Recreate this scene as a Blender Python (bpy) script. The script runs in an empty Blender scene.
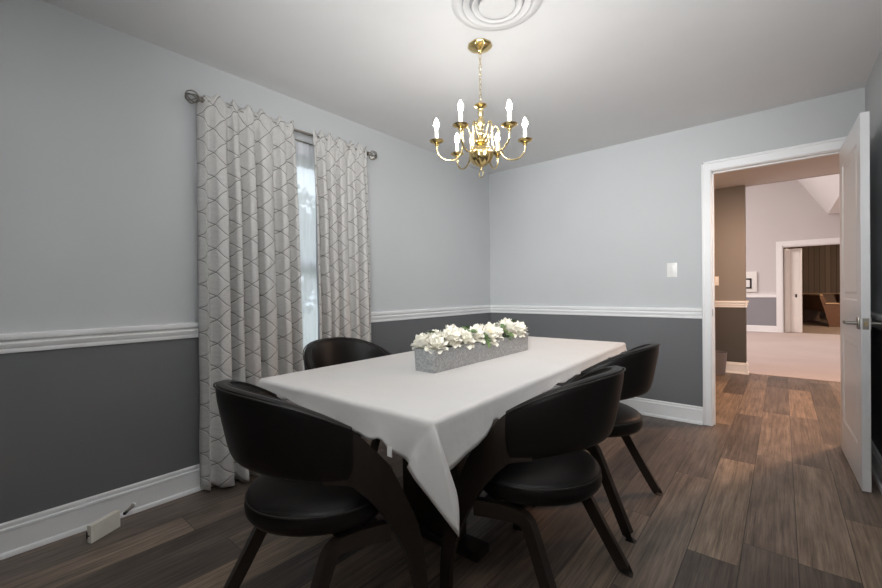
import bpy, bmesh, math, random
from mathutils import Vector, Matrix, noise
random.seed(7)
PI = math.pi
C = bpy.context.scene.collection
SC = bpy.context.scene

# ------------------------------------------------------------------ node helpers
def new_mat(name):
    m = bpy.data.materials.new(name); m.use_nodes = True
    nt = m.node_tree; b = nt.nodes['Principled BSDF']
    return m, nt, b
def N(nt, t, **k):
    n = nt.nodes.new(t)
    for a, v in k.items(): setattr(n, a, v)
    return n
def MA(nt, op, a, b=None, c=None):
    n = N(nt, 'ShaderNodeMath', operation=op)
    for i, v in enumerate((a, b, c)):
        if v is None: continue
        if isinstance(v, (int, float)): n.inputs[i].default_value = v
        else: nt.links.new(v, n.inputs[i])
    return n.outputs[0]
def MIX(nt, f, a, b):
    n = N(nt, 'ShaderNodeMix', data_type='RGBA')
    for s, v in ((n.inputs[0], f), (n.inputs[6], a), (n.inputs[7], b)):
        if isinstance(v, (int, float)): s.default_value = v
        elif isinstance(v, tuple): s.default_value = (*v, 1)
        else: nt.links.new(v, s)
    return n.outputs[2]
def BUMP(nt, b, h, s=.2, d=.01):
    n = N(nt, 'ShaderNodeBump'); n.inputs['Strength'].default_value = s; n.inputs['Distance'].default_value = d
    nt.links.new(h, n.inputs['Height']); nt.links.new(n.outputs[0], b.inputs['Normal'])
def NOISE(nt, scale, detail=3, vec=None, rough=.5):
    n = N(nt, 'ShaderNodeTexNoise'); n.inputs['Scale'].default_value = scale; n.inputs['Detail'].default_value = detail
    n.inputs['Roughness'].default_value = rough
    if vec is None:
        t = N(nt, 'ShaderNodeTexCoord'); vec = t.outputs['Object']
    nt.links.new(vec, n.inputs['Vector']); return n.outputs[0]
def plain(name, col, rough=.5, metal=0, var=.06, vs=6, bump=0, bs=60, spec=.5, sheen=0):
    m, nt, b = new_mat(name)
    f = NOISE(nt, vs)
    nt.links.new(MIX(nt, f, tuple(c*(1-var) for c in col), tuple(min(1, c*(1+var)) for c in col)), b.inputs['Base Color'])
    b.inputs['Roughness'].default_value = rough; b.inputs['Metallic'].default_value = metal
    b.inputs['Specular IOR Level'].default_value = spec
    if sheen: b.inputs['Sheen Weight'].default_value = sheen
    if bump: BUMP(nt, b, NOISE(nt, bs), bump, .004)
    return m
def glow(name, col, s):
    m, nt, b = new_mat(name)
    b.inputs['Base Color'].default_value = (*col, 1)
    b.inputs['Emission Color'].default_value = (*col, 1); b.inputs['Emission Strength'].default_value = s
    return m
def two_tone(name, up, lo, z, rough=.6):
    m, nt, b = new_mat(name)
    g = N(nt, 'ShaderNodeNewGeometry'); s = N(nt, 'ShaderNodeSeparateXYZ'); nt.links.new(g.outputs['Position'], s.inputs[0])
    f = MA(nt, 'GREATER_THAN', s.outputs[2], z)
    nz = NOISE(nt, 3, 2)
    a = MIX(nt, nz, tuple(c*.97 for c in lo), tuple(c*1.03 for c in lo))
    c2 = MIX(nt, nz, tuple(c*.98 for c in up), tuple(c*1.02 for c in up))
    nt.links.new(MIX(nt, f, a, c2), b.inputs['Base Color'])
    b.inputs['Roughness'].default_value = rough; b.inputs['Specular IOR Level'].default_value = .3
    BUMP(nt, b, NOISE(nt, 250, 2), .05, .002)
    return m

M = {}
M['wall'] = two_tone('wall paint', (.545, .563, .575), (.150, .155, .161), .91)
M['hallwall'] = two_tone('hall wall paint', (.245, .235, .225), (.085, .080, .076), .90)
M['farwall'] = two_tone('far wall paint', (.62, .60, .605), (.28, .28, .31), .92)
M['ceiling'] = plain('ceiling paint', (.77, .77, .77), .8, bump=.05, bs=120, spec=.2, var=.02)
M['white'] = plain('white trim paint', (.86, .87, .88), .35, var=.02)
M['door'] = plain('white door paint', (.78, .79, .80), .3, var=.02)
M['plate'] = plain('white plastic', (.82, .82, .80), .3, var=.01)
M['vent'] = plain('vent enamel', (.66, .66, .66), .45, var=.02)
M['dark'] = plain('dark gap', (.02, .02, .02), .7)
M['leather'] = plain('dark brown leather', (.0050, .0040, .0036), .43, var=.25, vs=9, bump=.12, bs=220, spec=.24)
M['seam'] = plain('leather piping', (.010, .008, .007), .5, var=.1)
M['cloth'] = plain('white linen cloth', (.63, .62, .61), .85, var=.035, vs=5, bump=.12, bs=160, spec=.15, sheen=.15)
_m = M['cloth']; _n = _m.node_tree; _b = _n.nodes['Principled BSDF']
for _x in [x for x in _n.nodes if x.type == 'BUMP']: _n.nodes.remove(_x)
BUMP(_n, _b, MA(_n, 'ADD', MA(_n, 'MULTIPLY', NOISE(_n, 160, 3), .06), NOISE(_n, 7, 3)), .35, .012)
M['nickel'] = plain('brushed nickel', (.36, .34, .31), .32, 1, var=.1)
M['pewter'] = plain('pewter', (.30, .28, .25), .35, 1, var=.2)
M['brass'] = plain('polished brass', (.74, .58, .27), .17, 1, var=.08)
M['brass2'] = plain('pale brass', (.70, .58, .33), .22, 1, var=.08)
M['sleeve'] = plain('ivory candle sleeve', (.85, .82, .72), .4, var=.02)
M['bulb'] = glow('bulb glow', (1, .965, .915), 100)
M['petal'] = plain('cream petal', (.80, .78, .69), .6, var=.07, vs=30, spec=.2, sheen=.2)
M['heart'] = plain('yellow flower heart', (.75, .62, .30), .6, var=.1, vs=40)
M['leaf'] = plain('green leaf', (.10, .17, .065), .5, var=.35, vs=40)
M['moss'] = plain('dark floral foam', (.06, .07, .04), .9, var=.3, vs=60)
M['block'] = plain('cream painted board', (.78, .76, .68), .5, var=.10, vs=24)
M['rubber'] = plain('dark rubber', (.02, .02, .02), .6)
M['bin'] = plain('grey plastic bin', (.16, .15, .16), .5)
M['cream'] = plain('cream door paint', (.78, .74, .70), .45, var=.02)
M['glass'] = None
def mat_wood(name, a, b_, scale=1, rough=.45):
    m, nt, b = new_mat(name)
    t = N(nt, 'ShaderNodeTexCoord'); mp = N(nt, 'ShaderNodeMapping'); mp.inputs['Scale'].default_value = (14*scale, 14*scale, 2.2*scale)
    nt.links.new(t.outputs['Object'], mp.inputs[0])
    f = NOISE(nt, 4, 5, mp.outputs[0], .65)
    nt.links.new(MIX(nt, f, a, b_), b.inputs['Base Color']); b.inputs['Roughness'].default_value = rough
    BUMP(nt, b, f, .1, .003)
    return m
M['walnut'] = mat_wood('dark walnut bentwood', (.004, .003, .0022), (.025, .016, .011))
M['pew'] = mat_wood('orange brown pew wood', (.085, .036, .017), (.17, .08, .04))
M['pewcap'] = mat_wood('pale pew cap wood', (.42, .26, .14), (.55, .36, .22))

def mat_floor():
    m, nt, b = new_mat('vinyl plank floor')
    g = N(nt, 'ShaderNodeNewGeometry'); s = N(nt, 'ShaderNodeSeparateXYZ'); nt.links.new(g.outputs['Position'], s.inputs[0])
    u = MA(nt, 'DIVIDE', MA(nt, 'SUBTRACT', s.outputs[0], 2.23-1.8), .18)
    row = MA(nt, 'FLOOR', u); fu = MA(nt, 'FRACT', u)
    wn = N(nt, 'ShaderNodeTexWhiteNoise', noise_dimensions='1D'); nt.links.new(row, wn.inputs['W'])
    v = MA(nt, 'ADD', MA(nt, 'DIVIDE', MA(nt, 'SUBTRACT', s.outputs[1], 5.10), 1.22), MA(nt, 'MULTIPLY', wn.outputs[0], 3.7))
    col = MA(nt, 'FLOOR', v); fv = MA(nt, 'FRACT', v)
    cb = N(nt, 'ShaderNodeCombineXYZ'); nt.links.new(row, cb.inputs[0]); nt.links.new(col, cb.inputs[1])
    w2 = N(nt, 'ShaderNodeTexWhiteNoise', noise_dimensions='2D'); nt.links.new(cb.outputs[0], w2.inputs['Vector'])
    # grain, shifted per plank
    gx = N(nt, 'ShaderNodeCombineXYZ')
    nt.links.new(MA(nt, 'MULTIPLY', s.outputs[0], 26), gx.inputs[0]); nt.links.new(MA(nt, 'MULTIPLY', s.outputs[1], 1.1), gx.inputs[1])
    nt.links.new(MA(nt, 'MULTIPLY', w2.outputs[0], 37), gx.inputs[2])
    gr = NOISE(nt, 2.2, 8, gx.outputs[0], .68)
    gy = N(nt, 'ShaderNodeCombineXYZ')
    nt.links.new(MA(nt, 'MULTIPLY', s.outputs[0], 7), gy.inputs[0]); nt.links.new(MA(nt, 'MULTIPLY', s.outputs[1], 2.2), gy.inputs[1])
    nt.links.new(MA(nt, 'MULTIPLY', w2.outputs[0], 19), gy.inputs[2])
    bl = NOISE(nt, 1.4, 4, gy.outputs[0], .6)
    gz = N(nt, 'ShaderNodeCombineXYZ')
    nt.links.new(MA(nt, 'MULTIPLY', s.outputs[0], 130), gz.inputs[0]); nt.links.new(MA(nt, 'MULTIPLY', s.outputs[1], 2.6), gz.inputs[1]); nt.links.new(MA(nt, 'MULTIPLY', w2.outputs[0], 53), gz.inputs[2])
    fine = NOISE(nt, 1.5, 5, gz.outputs[0], .7)
    gr = MA(nt, 'ADD', MA(nt, 'MULTIPLY', gr, .62), MA(nt, 'MULTIPLY', fine, .38))
    r = N(nt, 'ShaderNodeValToRGB'); e = r.color_ramp.elements
    e[0].position = 0; e[0].color = (.100, .080, .068, 1); e[1].position = 1; e[1].color = (.265, .197, .145, 1)
    k = e.new(.35); k.color = (.145, .114, .094, 1); k = e.new(.7); k.color = (.215, .165, .129, 1)
    nt.links.new(w2.outputs[0], r.inputs[0])
    g2 = N(nt, 'ShaderNodeMapRange'); g2.inputs[1].default_value = .36; g2.inputs[2].default_value = .64; g2.inputs[3].default_value = .42; g2.inputs[4].default_value = 1.5
    nt.links.new(gr, g2.inputs[0])
    g3 = N(nt, 'ShaderNodeMapRange'); g3.inputs[1].default_value = .3; g3.inputs[2].default_value = .7; g3.inputs[3].default_value = .72; g3.inputs[4].default_value = 1.22
    nt.links.new(bl, g3.inputs[0])
    mul = N(nt, 'ShaderNodeVectorMath', operation='SCALE'); nt.links.new(r.outputs[0], mul.inputs[0])
    nt.links.new(MA(nt, 'MULTIPLY', g2.outputs[0], g3.outputs[0]), mul.inputs['Scale'])
    seam = MA(nt, 'MAXIMUM', MA(nt, 'LESS_THAN', fu, .014), MA(nt, 'LESS_THAN', fv, .002))
    nt.links.new(MIX(nt, seam, mul.outputs[0], (.022, .018, .015)), b.inputs['Base Color'])
    b.inputs['Roughness'].default_value = .42; b.inputs['Specular IOR Level'].default_value = .35
    BUMP(nt, b, MA(nt, 'SUBTRACT', gr, seam), .12, .004)
    return m
M['floor'] = mat_floor()

def mat_curtain():
    m, nt, b = new_mat('diamond stitched curtain')
    t = N(nt, 'ShaderNodeTexCoord'); s = N(nt, 'ShaderNodeSeparateXYZ'); nt.links.new(t.outputs['UV'], s.inputs[0])
    U, V = s.outputs[0], s.outputs[1]
    # ogee lattice: wobble the diagonals
    a = MA(nt, 'ADD', MA(nt, 'DIVIDE', U, .21), MA(nt, 'DIVIDE', V, .135))
    c = MA(nt, 'SUBTRACT', MA(nt, 'DIVIDE', U, .21), MA(nt, 'DIVIDE', V, .135))
    def line(p, q):
        w = MA(nt, 'MULTIPLY', MA(nt, 'SINE', MA(nt, 'MULTIPLY', q, 2*PI)), .02)
        p2 = MA(nt, 'ADD', p, w)
        return MA(nt, 'ABSOLUTE', MA(nt, 'SUBTRACT', MA(nt, 'FRACT', p2), .5))
    d = MA(nt, 'MINIMUM', line(a, c), line(c, a))
    ln = MA(nt, 'LESS_THAN', d, .017)
    nz = NOISE(nt, 60, 4, t.outputs['UV'])
    base = MIX(nt, nz, (.48, .475, .465), (.60, .595, .58))
    nt.links.new(MIX(nt, ln, base, (.16, .15, .145)), b.inputs['Base Color'])
    b.inputs['Roughness'].default_value = .5; b.inputs['Sheen Weight'].default_value = .2; b.inputs['Specular IOR Level'].default_value = .35
    pk = N(nt, 'ShaderNodeMapping'); pk.inputs['Scale'].default_value = (9, 22, 1); nt.links.new(t.outputs['UV'], pk.inputs[0])
    n1 = NOISE(nt, 1.4, 3, pk.outputs[0])
    groove = MA(nt, 'MULTIPLY', MA(nt, 'MINIMUM', d, .08), 12)
    BUMP(nt, b, MA(nt, 'ADD', MA(nt, 'MULTIPLY', n1, 2.0), groove), .55, .006)
    return m
M['curtain'] = mat_curtain()
M['lining'] = plain('grey curtain lining', (.36, .36, .37), .8, var=.04)
def mat_sheer():
    m, nt, b = new_mat('white sheer voile')
    out = nt.nodes['Material Output']
    tr = N(nt, 'ShaderNodeBsdfTransparent'); tl = N(nt, 'ShaderNodeBsdfTranslucent'); df = N(nt, 'ShaderNodeBsdfDiffuse')
    t = N(nt, 'ShaderNodeTexCoord')
    wv = N(nt, 'ShaderNodeTexWave'); wv.inputs['Scale'].default_value = 60; nt.links.new(t.outputs['UV'], wv.inputs[0])
    c = MIX(nt, wv.outputs[1], (.86, .87, .90), (.93, .94, .96))
    nt.links.new(c, tl.inputs[0]); nt.links.new(c, df.inputs[0]); tr.inputs[0].default_value = (.95, .97, 1, 1)
    m1 = N(nt, 'ShaderNodeMixShader'); m1.inputs[0].default_value = .35; nt.links.new(tl.outputs[0], m1.inputs[1]); nt.links.new(df.outputs[0], m1.inputs[2])
    m2 = N(nt, 'ShaderNodeMixShader'); m2.inputs[0].default_value = .14; nt.links.new(tr.outputs[0], m2.inputs[2]); nt.links.new(m1.outputs[0], m2.inputs[1])
    nt.links.new(m2.outputs[0], out.inputs['Surface']); nt.nodes.remove(b)
    return m
M['sheer'] = mat_sheer()
def mat_glass():
    m, nt, b = new_mat('window glass')
    out = nt.nodes['Material Output']; tr = N(nt, 'ShaderNodeBsdfTransparent'); gl = N(nt, 'ShaderNodeBsdfGlossy'); gl.inputs['Roughness'].default_value = .02
    tr.inputs[0].default_value = (.96, .98, .98, 1)
    mx = N(nt, 'ShaderNodeMixShader'); lw = N(nt, 'ShaderNodeFresnel'); lw.inputs[0].default_value = 1.3
    nt.links.new(lw.outputs[0], mx.inputs[0]); nt.links.new(tr.outputs[0], mx.inputs[1]); nt.links.new(gl.outputs[0], mx.inputs[2]); nt.links.new(mx.outputs[0], out.inputs['Surface'])
    nt.nodes.remove(b); return m
M['glass'] = mat_glass()
def mat_zinc():
    m, nt, b = new_mat('galvanized zinc')
    t = N(nt, 'ShaderNodeTexCoord')
    v = N(nt, 'ShaderNodeTexVoronoi'); v.inputs['Scale'].default_value = 95; nt.links.new(t.outputs['Object'], v.inputs[0])
    n = NOISE(nt, 35, 5)
    f = MA(nt, 'ADD', MA(nt, 'MULTIPLY', v.outputs[0], .7), MA(nt, 'MULTIPLY', n, .5))
    nt.links.new(MIX(nt, f, (.15, .16, .165), (.44, .45, .45)), b.inputs['Base Color'])
    b.inputs['Metallic'].default_value = .35; b.inputs['Roughness'].default_value = .5
    BUMP(nt, b, n, .15, .003); return m
M['zinc'] = mat_zinc()
def mat_carpet():
    m, nt, b = new_mat('pinkish beige carpet')
    n = NOISE(nt, 90, 4); n2 = NOISE(nt, 1.2, 3)
    f = MA(nt, 'ADD', MA(nt, 'MULTIPLY', n, .6), MA(nt, 'MULTIPLY', n2, .4))
    nt.links.new(MIX(nt, f, (.34, .28, .265), (.56, .485, .465)), b.inputs['Base Color']); b.inputs['Roughness'].default_value = .95
    b.inputs['Specular IOR Level'].default_value = .05; BUMP(nt, b, n, .4, .01); return m
M['carpet'] = mat_carpet()
M['carpetdark'] = plain('brown carpet', (.22, .17, .14), .95, var=.15, vs=40, spec=.05)
def mat_panelling():
    m, nt, b = new_mat('vertical wood panelling')
    g = N(nt, 'ShaderNodeNewGeometry'); s = N(nt, 'ShaderNodeSeparateXYZ'); nt.links.new(g.outputs['Position'], s.inputs[0])
    u = MA(nt, 'DIVIDE', s.outputs[0], .15); fl = MA(nt, 'FLOOR', u); fr = MA(nt, 'FRACT', u)
    w = N(nt, 'ShaderNodeTexWhiteNoise', noise_dimensions='1D'); nt.links.new(fl, w.inputs['W'])
    c = MIX(nt, w.outputs[0], (.13, .085, .055), (.25, .175, .12))
    nt.links.new(MIX(nt, MA(nt, 'LESS_THAN', fr, .1), c, (.04, .025, .018)), b.inputs['Base Color']); b.inputs['Roughness'].default_value = .6
    return m
M['panel'] = mat_panelling()
M['grass'] = plain('lawn', (.26, .28, .22), .9, var=.3, vs=3)
M['tree'] = plain('tree leaf', (.16, .22, .13), .6, var=.3, vs=5)
M['bark'] = plain('bark', (.10, .07, .05), .9, var=.3, vs=20)

# ------------------------------------------------------------------ mesh helpers
def obj(name, bm, mat, parent=None, smooth=None, loc=None, rot=None):
    me = bpy.data.meshes.new(name); bmesh.ops.recalc_face_normals(bm, faces=bm.faces[:]); bm.to_mesh(me); bm.free()
    for mm in (mat if isinstance(mat, (list, tuple)) else [mat]): me.materials.append(mm)
    o = bpy.data.objects.new(name, me); C.objects.link(o)
    if parent: o.parent = parent
    if loc: o.location = loc
    if rot: o.rotation_euler = rot
    if smooth is not None:
        me.shade_smooth()
        if smooth: me.set_sharp_from_angle(angle=math.radians(smooth))
    return o
def tag(o, label=None, cat=None, group=None, kind=None):
    for k, v in (('label', label), ('category', cat), ('group', group), ('kind', kind)):
        if v: o[k] = v
    return o
def thing(name, label, cat, loc=(0, 0, 0), rz=0, group=None):
    o = bpy.data.objects.new(name, None); C.objects.link(o); o.location = loc; o.rotation_euler = (0, 0, rz); o.empty_display_size = .1
    return tag(o, label, cat, group)
def dup(o, parent=None):
    c = o.copy(); C.objects.link(c)
    if parent: c.parent = parent; c.matrix_parent_inverse = o.matrix_parent_inverse.copy()
    for ch in list(o.children): dup(ch, c)
    return c
def struct(name, bm, mat, parent=None, smooth=None):
    o = obj(name, bm, mat, parent, smooth)
    if parent is None: o['kind'] = 'structure'
    return o
def box(bm, x0, x1, y0, y1, z0, z1, bev=0, seg=2, mat=None):
    r = bmesh.ops.create_cube(bm, size=1)
    vs = r['verts']
    bmesh.ops.scale(bm, vec=(x1-x0, y1-y0, z1-z0), verts=vs)
    bmesh.ops.translate(bm, vec=((x0+x1)/2, (y0+y1)/2, (z0+z1)/2), verts=vs)
    if mat is not None: bmesh.ops.transform(bm, matrix=mat, verts=vs, space=Matrix())
    if bev:
        es = list({e for v in vs for e in v.link_edges})
        bmesh.ops.bevel(bm, geom=es, offset=bev, segments=seg, affect='EDGES', profile=.6)
def lathe(bm, prof, n=32, fn=None, off=(0, 0, 0)):
    rows = []
    for (r, z) in prof:
        if r < 1e-6: rows.append([bm.verts.new((off[0], off[1], off[2]+z))]); continue
        row = []
        for i in range(n):
            a = 2*PI*i/n; rr = r*(fn(a, z) if fn else 1)
            row.append(bm.verts.new((off[0]+rr*math.cos(a), off[1]+rr*math.sin(a), off[2]+z)))
        rows.append(row)
    for A, B in zip(rows, rows[1:]):
        if len(A) == 1 and len(B) == 1: continue
        for i in range(n):
            j = (i+1) % n
            if len(A) == 1: bm.faces.new((A[0], B[i], B[j]))
            elif len(B) == 1: bm.faces.new((A[i], A[j], B[0]))
            else: bm.faces.new((A[i], A[j], B[j], B[i]))
def tube(bm, pts, rad, n=8, closed=False, caps=True):
    pts = [Vector(p) for p in pts]; m = len(pts)
    R = rad if isinstance(rad, (list, tuple)) else [rad]*m
    t0 = None; rows = []
    for i, p in enumerate(pts):
        if closed: t = pts[(i+1) % m]-pts[i-1]
        else: t = pts[min(i+1, m-1)]-pts[max(i-1, 0)]
        t.normalize()
        if t0 is None:
            u = t.orthogonal().normalized()
        else:
            q = t0.rotation_difference(t); u = (q @ u); u = (u-t*u.dot(t)).normalized()
        v = t.cross(u); t0 = t
        rows.append([bm.verts.new(p+(u*math.cos(2*PI*k/n)+v*math.sin(2*PI*k/n))*R[i]) for k in range(n)])
    rng = range(m) if closed else range(m-1)
    for i in rng:
        A, B = rows[i], rows[(i+1) % m]
        for k in range(n):
            bm.faces.new((A[k], A[(k+1) % n], B[(k+1) % n], B[k]))
    if caps and not closed:
        bm.faces.new(rows[0][::-1]); bm.faces.new(rows[-1])
def cr(pts, n=8):
    P = [Vector(p) for p in pts]; P = [P[0]*2-P[1]]+P+[P[-1]*2-P[-2]]; out = []
    for i in range(1, len(P)-2):
        for k in range(n):
            t = k/n; a, b, c, d = P[i-1:i+3]
            out.append(.5*((2*b)+(c-a)*t+(2*a-5*b+4*c-d)*t*t+(3*b-a-3*c+d)*t**3))
    out.append(P[-2]); return out
def rings(bm, R, closed_ends=True, loop=False):
    V = [[bm.verts.new(p) for p in r] for r in R]; n = len(V[0])
    for A, B in zip(V, V[1:]+([V[0]] if loop else [])):
        for k in range(n): bm.faces.new((A[k], A[(k+1) % n], B[(k+1) % n], B[k]))
    if closed_ends and not loop:
        bm.faces.new(V[0][::-1]); bm.faces.new(V[-1])
def profile_run(bm, prof, p0, p1, nrm):
    """extrude a (depth, height) profile from p0 to p1; depth goes along nrm"""
    p0, p1, nrm = Vector(p0), Vector(p1), Vector(nrm)
    R = [[p+nrm*d+Vector((0, 0, h)) for d, h in prof] for p in (p0, p1)]
    rings(bm, R)

# ------------------------------------------------------------------ dimensions
W, D, H, Y0 = 2.976, 3.90, 2.44, -.35
DX0, DX1, DH = 2.115, 2.885, 2.05            # doorway in the back wall
WT = .12
HY = 6.6                                      # end of the hall
FY = 13.07                                    # far wall

# ------------------------------------------------------------------ setting
bm = bmesh.new(); box(bm, -.2, 4.6, Y0-.1, HY, -.08, 0); struct('floor', bm, M['floor'])
bm = bmesh.new(); box(bm, -.12, W+.12, Y0-.1, D+WT, H, H+.1); struct('ceiling', bm, M['ceiling'])
# left wall with its window opening
WY0, WY1, WZ0, WZ1 = 1.00, 1.93, .56, 2.06
bm = bmesh.new()
box(bm, -.12, 0, Y0-.1, WY0, 0, H); box(bm, -.12, 0, WY1, D+WT, 0, H); box(bm, -.12, 0, WY0, WY1, 0, WZ0); box(bm, -.12, 0, WY0, WY1, WZ1, H)
struct('wall_left', bm, M['wall'])
bm = bmesh.new()
box(bm, 0, DX0-.02, D, D+WT, 0, H); box(bm, DX1+.02, W, D, D+WT, 0, H); box(bm, DX0-.02, DX1+.02, D, D+WT, DH+.02, H)
struct('wall_back', bm, M['wall'])
bm = bmesh.new(); box(bm, W, W+.12, Y0-.1, D+WT, 0, H); struct('wall_right', bm, M['wall'])
bm = bmesh.new(); box(bm, 0, W, Y0-.1, Y0, 0, H); struct('wall_front', bm, M['wall'])

RAIL = [(0, -.085), (.008, -.085), (.012, -.074), (.010, -.066), (.016, -.058), (.019, -.044), (.012, -.036), (.012, -.032), (.026, -.026), (.030, -.014), (.028, -.003), (.022, 0), (0, 0)]
BASE = [(0, 0), (.028, 0), (.028, .008), (.024, .017), (.015, .021), (.015, .105), (.0185, .108), (.0185, .118), (.011, .122), (.013, .128), (.012, .138), (.005, .143), (0, .143)]
def rail(name, p0, p1, n, m='white'):
    bm = bmesh.new(); profile_run(bm, RAIL, p0, p1, n); return struct(name, bm, M[m], smooth=40)
def base(name, p0, p1, n, m='white'):
    bm = bmesh.new(); profile_run(bm, BASE, p0, p1, n); return struct(name, bm, M[m], smooth=40)
ZR = .95
rail('trim_1', (0, Y0, ZR), (0, WY0-.09, ZR), (1, 0, 0)); rail('trim_2', (0, WY1+.09, ZR), (0, D, ZR), (1, 0, 0))
rail('trim_3', (0, D, ZR), (2.048, D, ZR), (0, -1, 0)); rail('trim_4', (W, Y0, ZR), (W, D, ZR), (-1, 0, 0))
base('baseboard_left', (0, Y0, 0), (0, D, 0), (1, 0, 0)); base('baseboard_back', (0, D, 0), (2.048, D, 0), (0, -1, 0))
base('baseboard_right', (W, Y0, 0), (W, D-.0, 0), (-1, 0, 0))
# door casing
def casing(name, y, s):
    bm = bmesh.new()
    def board(x0, x1, z0, z1):
        box(bm, x0, x1, min(y, y+s*.016), max(y, y+s*.016), z0, z1, .003, 1)
    w = .062
    board(DX0-w-.004, DX0-.004, 0, DH+.078); board(DX1+.004, DX1+.066, 0, DH+.078); board(DX0-.004, DX1+.004, DH+.004, DH+.078)
    box(bm, DX0-w-.004, DX0-w+.014, min(y, y+s*.022), max(y, y+s*.022), 0, DH+.08, .004, 1)
    box(bm, DX1+.05, DX1+.068, min(y, y+s*.022), max(y, y+s*.022), 0, DH+.08, .004, 1)
    box(bm, DX0-w-.004, DX1+.068, min(y, y+s*.022), max(y, y+s*.022), DH+.06, DH+.08, .004, 1)
    return struct(name, bm, M['white'], smooth=40)
casing('trim_5', D, -1); casing('trim_6', D+WT, 1)
bm = bmesh.new()                                                   # jambs and stops
box(bm, DX0-.02, DX0, D-.002, D+WT+.002, 0, DH); box(bm, DX1, DX1+.02, D-.002, D+WT+.002, 0, DH); box(bm, DX0-.02, DX1+.02, D-.002, D+WT+.002, DH, DH+.02)
box(bm, DX0, DX0+.011, D+.04, D+.075, 0, DH, .002, 1); box(bm, DX1-.011, DX1, D+.04, D+.075, 0, DH, .002, 1); box(bm, DX0, DX1, D+.04, D+.075, DH-.011, DH, .002, 1)
jm = struct('trim_7', bm, M['white'], smooth=40)
bm = bmesh.new(); box(bm, DX0, DX0+.0015, D+.006, D+.034, .885, .945); obj('strike_plate', bm, M['nickel'], jm)

# ---- door leaf, open about 91 degrees
def door_leaf():
    w, h, t = .762, 2.032, .035
    bm = bmesh.new()
    # local: x = along the leaf from the hinge (0..w), y = thickness (0..t)
    box(bm, 0, w, .006, t-.006, 0, h)
    st = .115; zs = [(0, .215), (.80, 1.02), (1.90, h)]
    for y0, y1 in ((0, .007), (t-.007, t)):
        box(bm, 0, st, y0, y1, 0, h); box(bm, w-st, w, y0, y1, 0, h)
        for a, b in zs: box(bm, st, w-st, y0, y1, a, b)
    for (a, b) in ((.215, .80), (1.02, 1.90)):
        for y, s in ((.007, -1), (t-.007, 1)):
            # sloping sticking and raised field
            def q(x0, x1, z0, z1, d): return [Vector((x0, y+s*d, z0)), Vector((x1, y+s*d, z0)), Vector((x1, y+s*d, z1)), Vector((x0, y+s*d, z1))]
            R = [q(st, w-st, a, b, .007), q(st+.012, w-st-.012, a+.012, b-.012, -.001), q(st+.03, w-st-.03, a+.03, b-.03, -.001), q(st+.05, w-st-.05, a+.05, b-.05, .004)]
            V = [[bm.verts.new(p) for p in r] for r in R]
            for A, B in zip(V, V[1:]):
                for k in range(4): bm.faces.new((A[k], A[(k+1) % 4], B[(k+1) % 4], B[k]))
            bm.faces.new(V[-1])
    o = struct('door_1', bm, M['door'])
    o.location = (2.885, 3.883, .01); o.rotation_euler = (0, 0, math.radians(-90+1.6))
    # local +x now points to -y (the room); local +y points to +x... the left face is y = 0 after the shift below
    for v in o.data.vertices: v.co.y -= t
    hz = .90
    for s, y in ((-1, -t), (1, 0)):
        b2 = bmesh.new(); box(b2, w-.092, w-.032, min(y, y+s*.008), max(y, y+s*.008), hz-.032, hz+.032, .002, 2)
        tube(b2, [(w-.062, y+s*.006, hz), (w-.062, y+s*.05, hz)], .010, 12)
        hd = obj('lever_handle', b2, M['nickel'], o, 40)
        b2 = bmesh.new()
        pts = cr([(w-.055, y+s*.05, hz), (w-.10, y+s*.052, hz), (w-.16, y+s*.05, hz+.001), (w-.178, y+s*.047, hz+.002)], 4)
        R = []
        for i, p in enumerate(pts):
            hh = .009-.003*i/len(pts)
            R.append([p+Vector((0, -.005, -hh)), p+Vector((0, .005, -hh)), p+Vector((0, .005, hh)), p+Vector((0, -.005, hh))])
        rings(b2, R); obj('lever', b2, M['nickel'], hd, 40)
    b2 = bmesh.new(); box(b2, w, w+.0015, -t+.005, -.005, hz-.030, hz+.030, .0005, 1); lp = obj('latch_plate', b2, M['nickel'], o)
    b2 = bmesh.new(); box(b2, w, w+.010, -t+.011, -.011, hz-.012, hz+.012, .002, 1); obj('latch_bolt', b2, M['brass2'], lp)
    for z in (.22, 1.0, 1.80):
        b2 = bmesh.new(); tube(b2, [(-.004, .004, z), (-.004, .004, z+.09)], .006, 8); obj('hinge', b2, M['nickel'], o, 40)
    return o
door_leaf()

# ---- window on the left wall
def window():
    bm = bmesh.new(); f = .045
    box(bm, -.10, -.04, WY0, WY0+f, WZ0, WZ1); box(bm, -.10, -.04, WY1-f, WY1, WZ0, WZ1)
    box(bm, -.10, -.04, WY0+f, WY1-f, WZ0, WZ0+f); box(bm, -.10, -.04, WY0+f, WY1-f, WZ1-f, WZ1)
    zm = (WZ0+WZ1)/2; box(bm, -.09, -.045, WY0+f, WY1-f, zm-.025, zm+.025)
    o = struct('window_1', bm, M['white'])
    b = bmesh.new(); box(b, -.072, -.068, WY0+f, WY1-f, WZ0+f, zm-.025); obj('pane', b, M['glass'], o)
    b = bmesh.new(); box(b, -.072, -.068, WY0+f, WY1-f, zm+.025, WZ1-f); obj('pane', b, M['glass'], o)
    b = bmesh.new()
    box(b, 0, .016, WY0-.08, WY0, WZ0-.02, WZ1+.08, .003, 1); box(b, 0, .016, WY1, WY1+.08, WZ0-.02, WZ1+.08, .003, 1); box(b, 0, .016, WY0, WY1, WZ1, WZ1+.08, .003, 1)
    obj('casing', b, M['white'], o)
    b = bmesh.new(); box(b, -.045, .019, WY0-.09, WY1+.09, WZ0-.022, WZ0, .004, 1); obj('sill', b, M['white'], o)
window()

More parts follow.
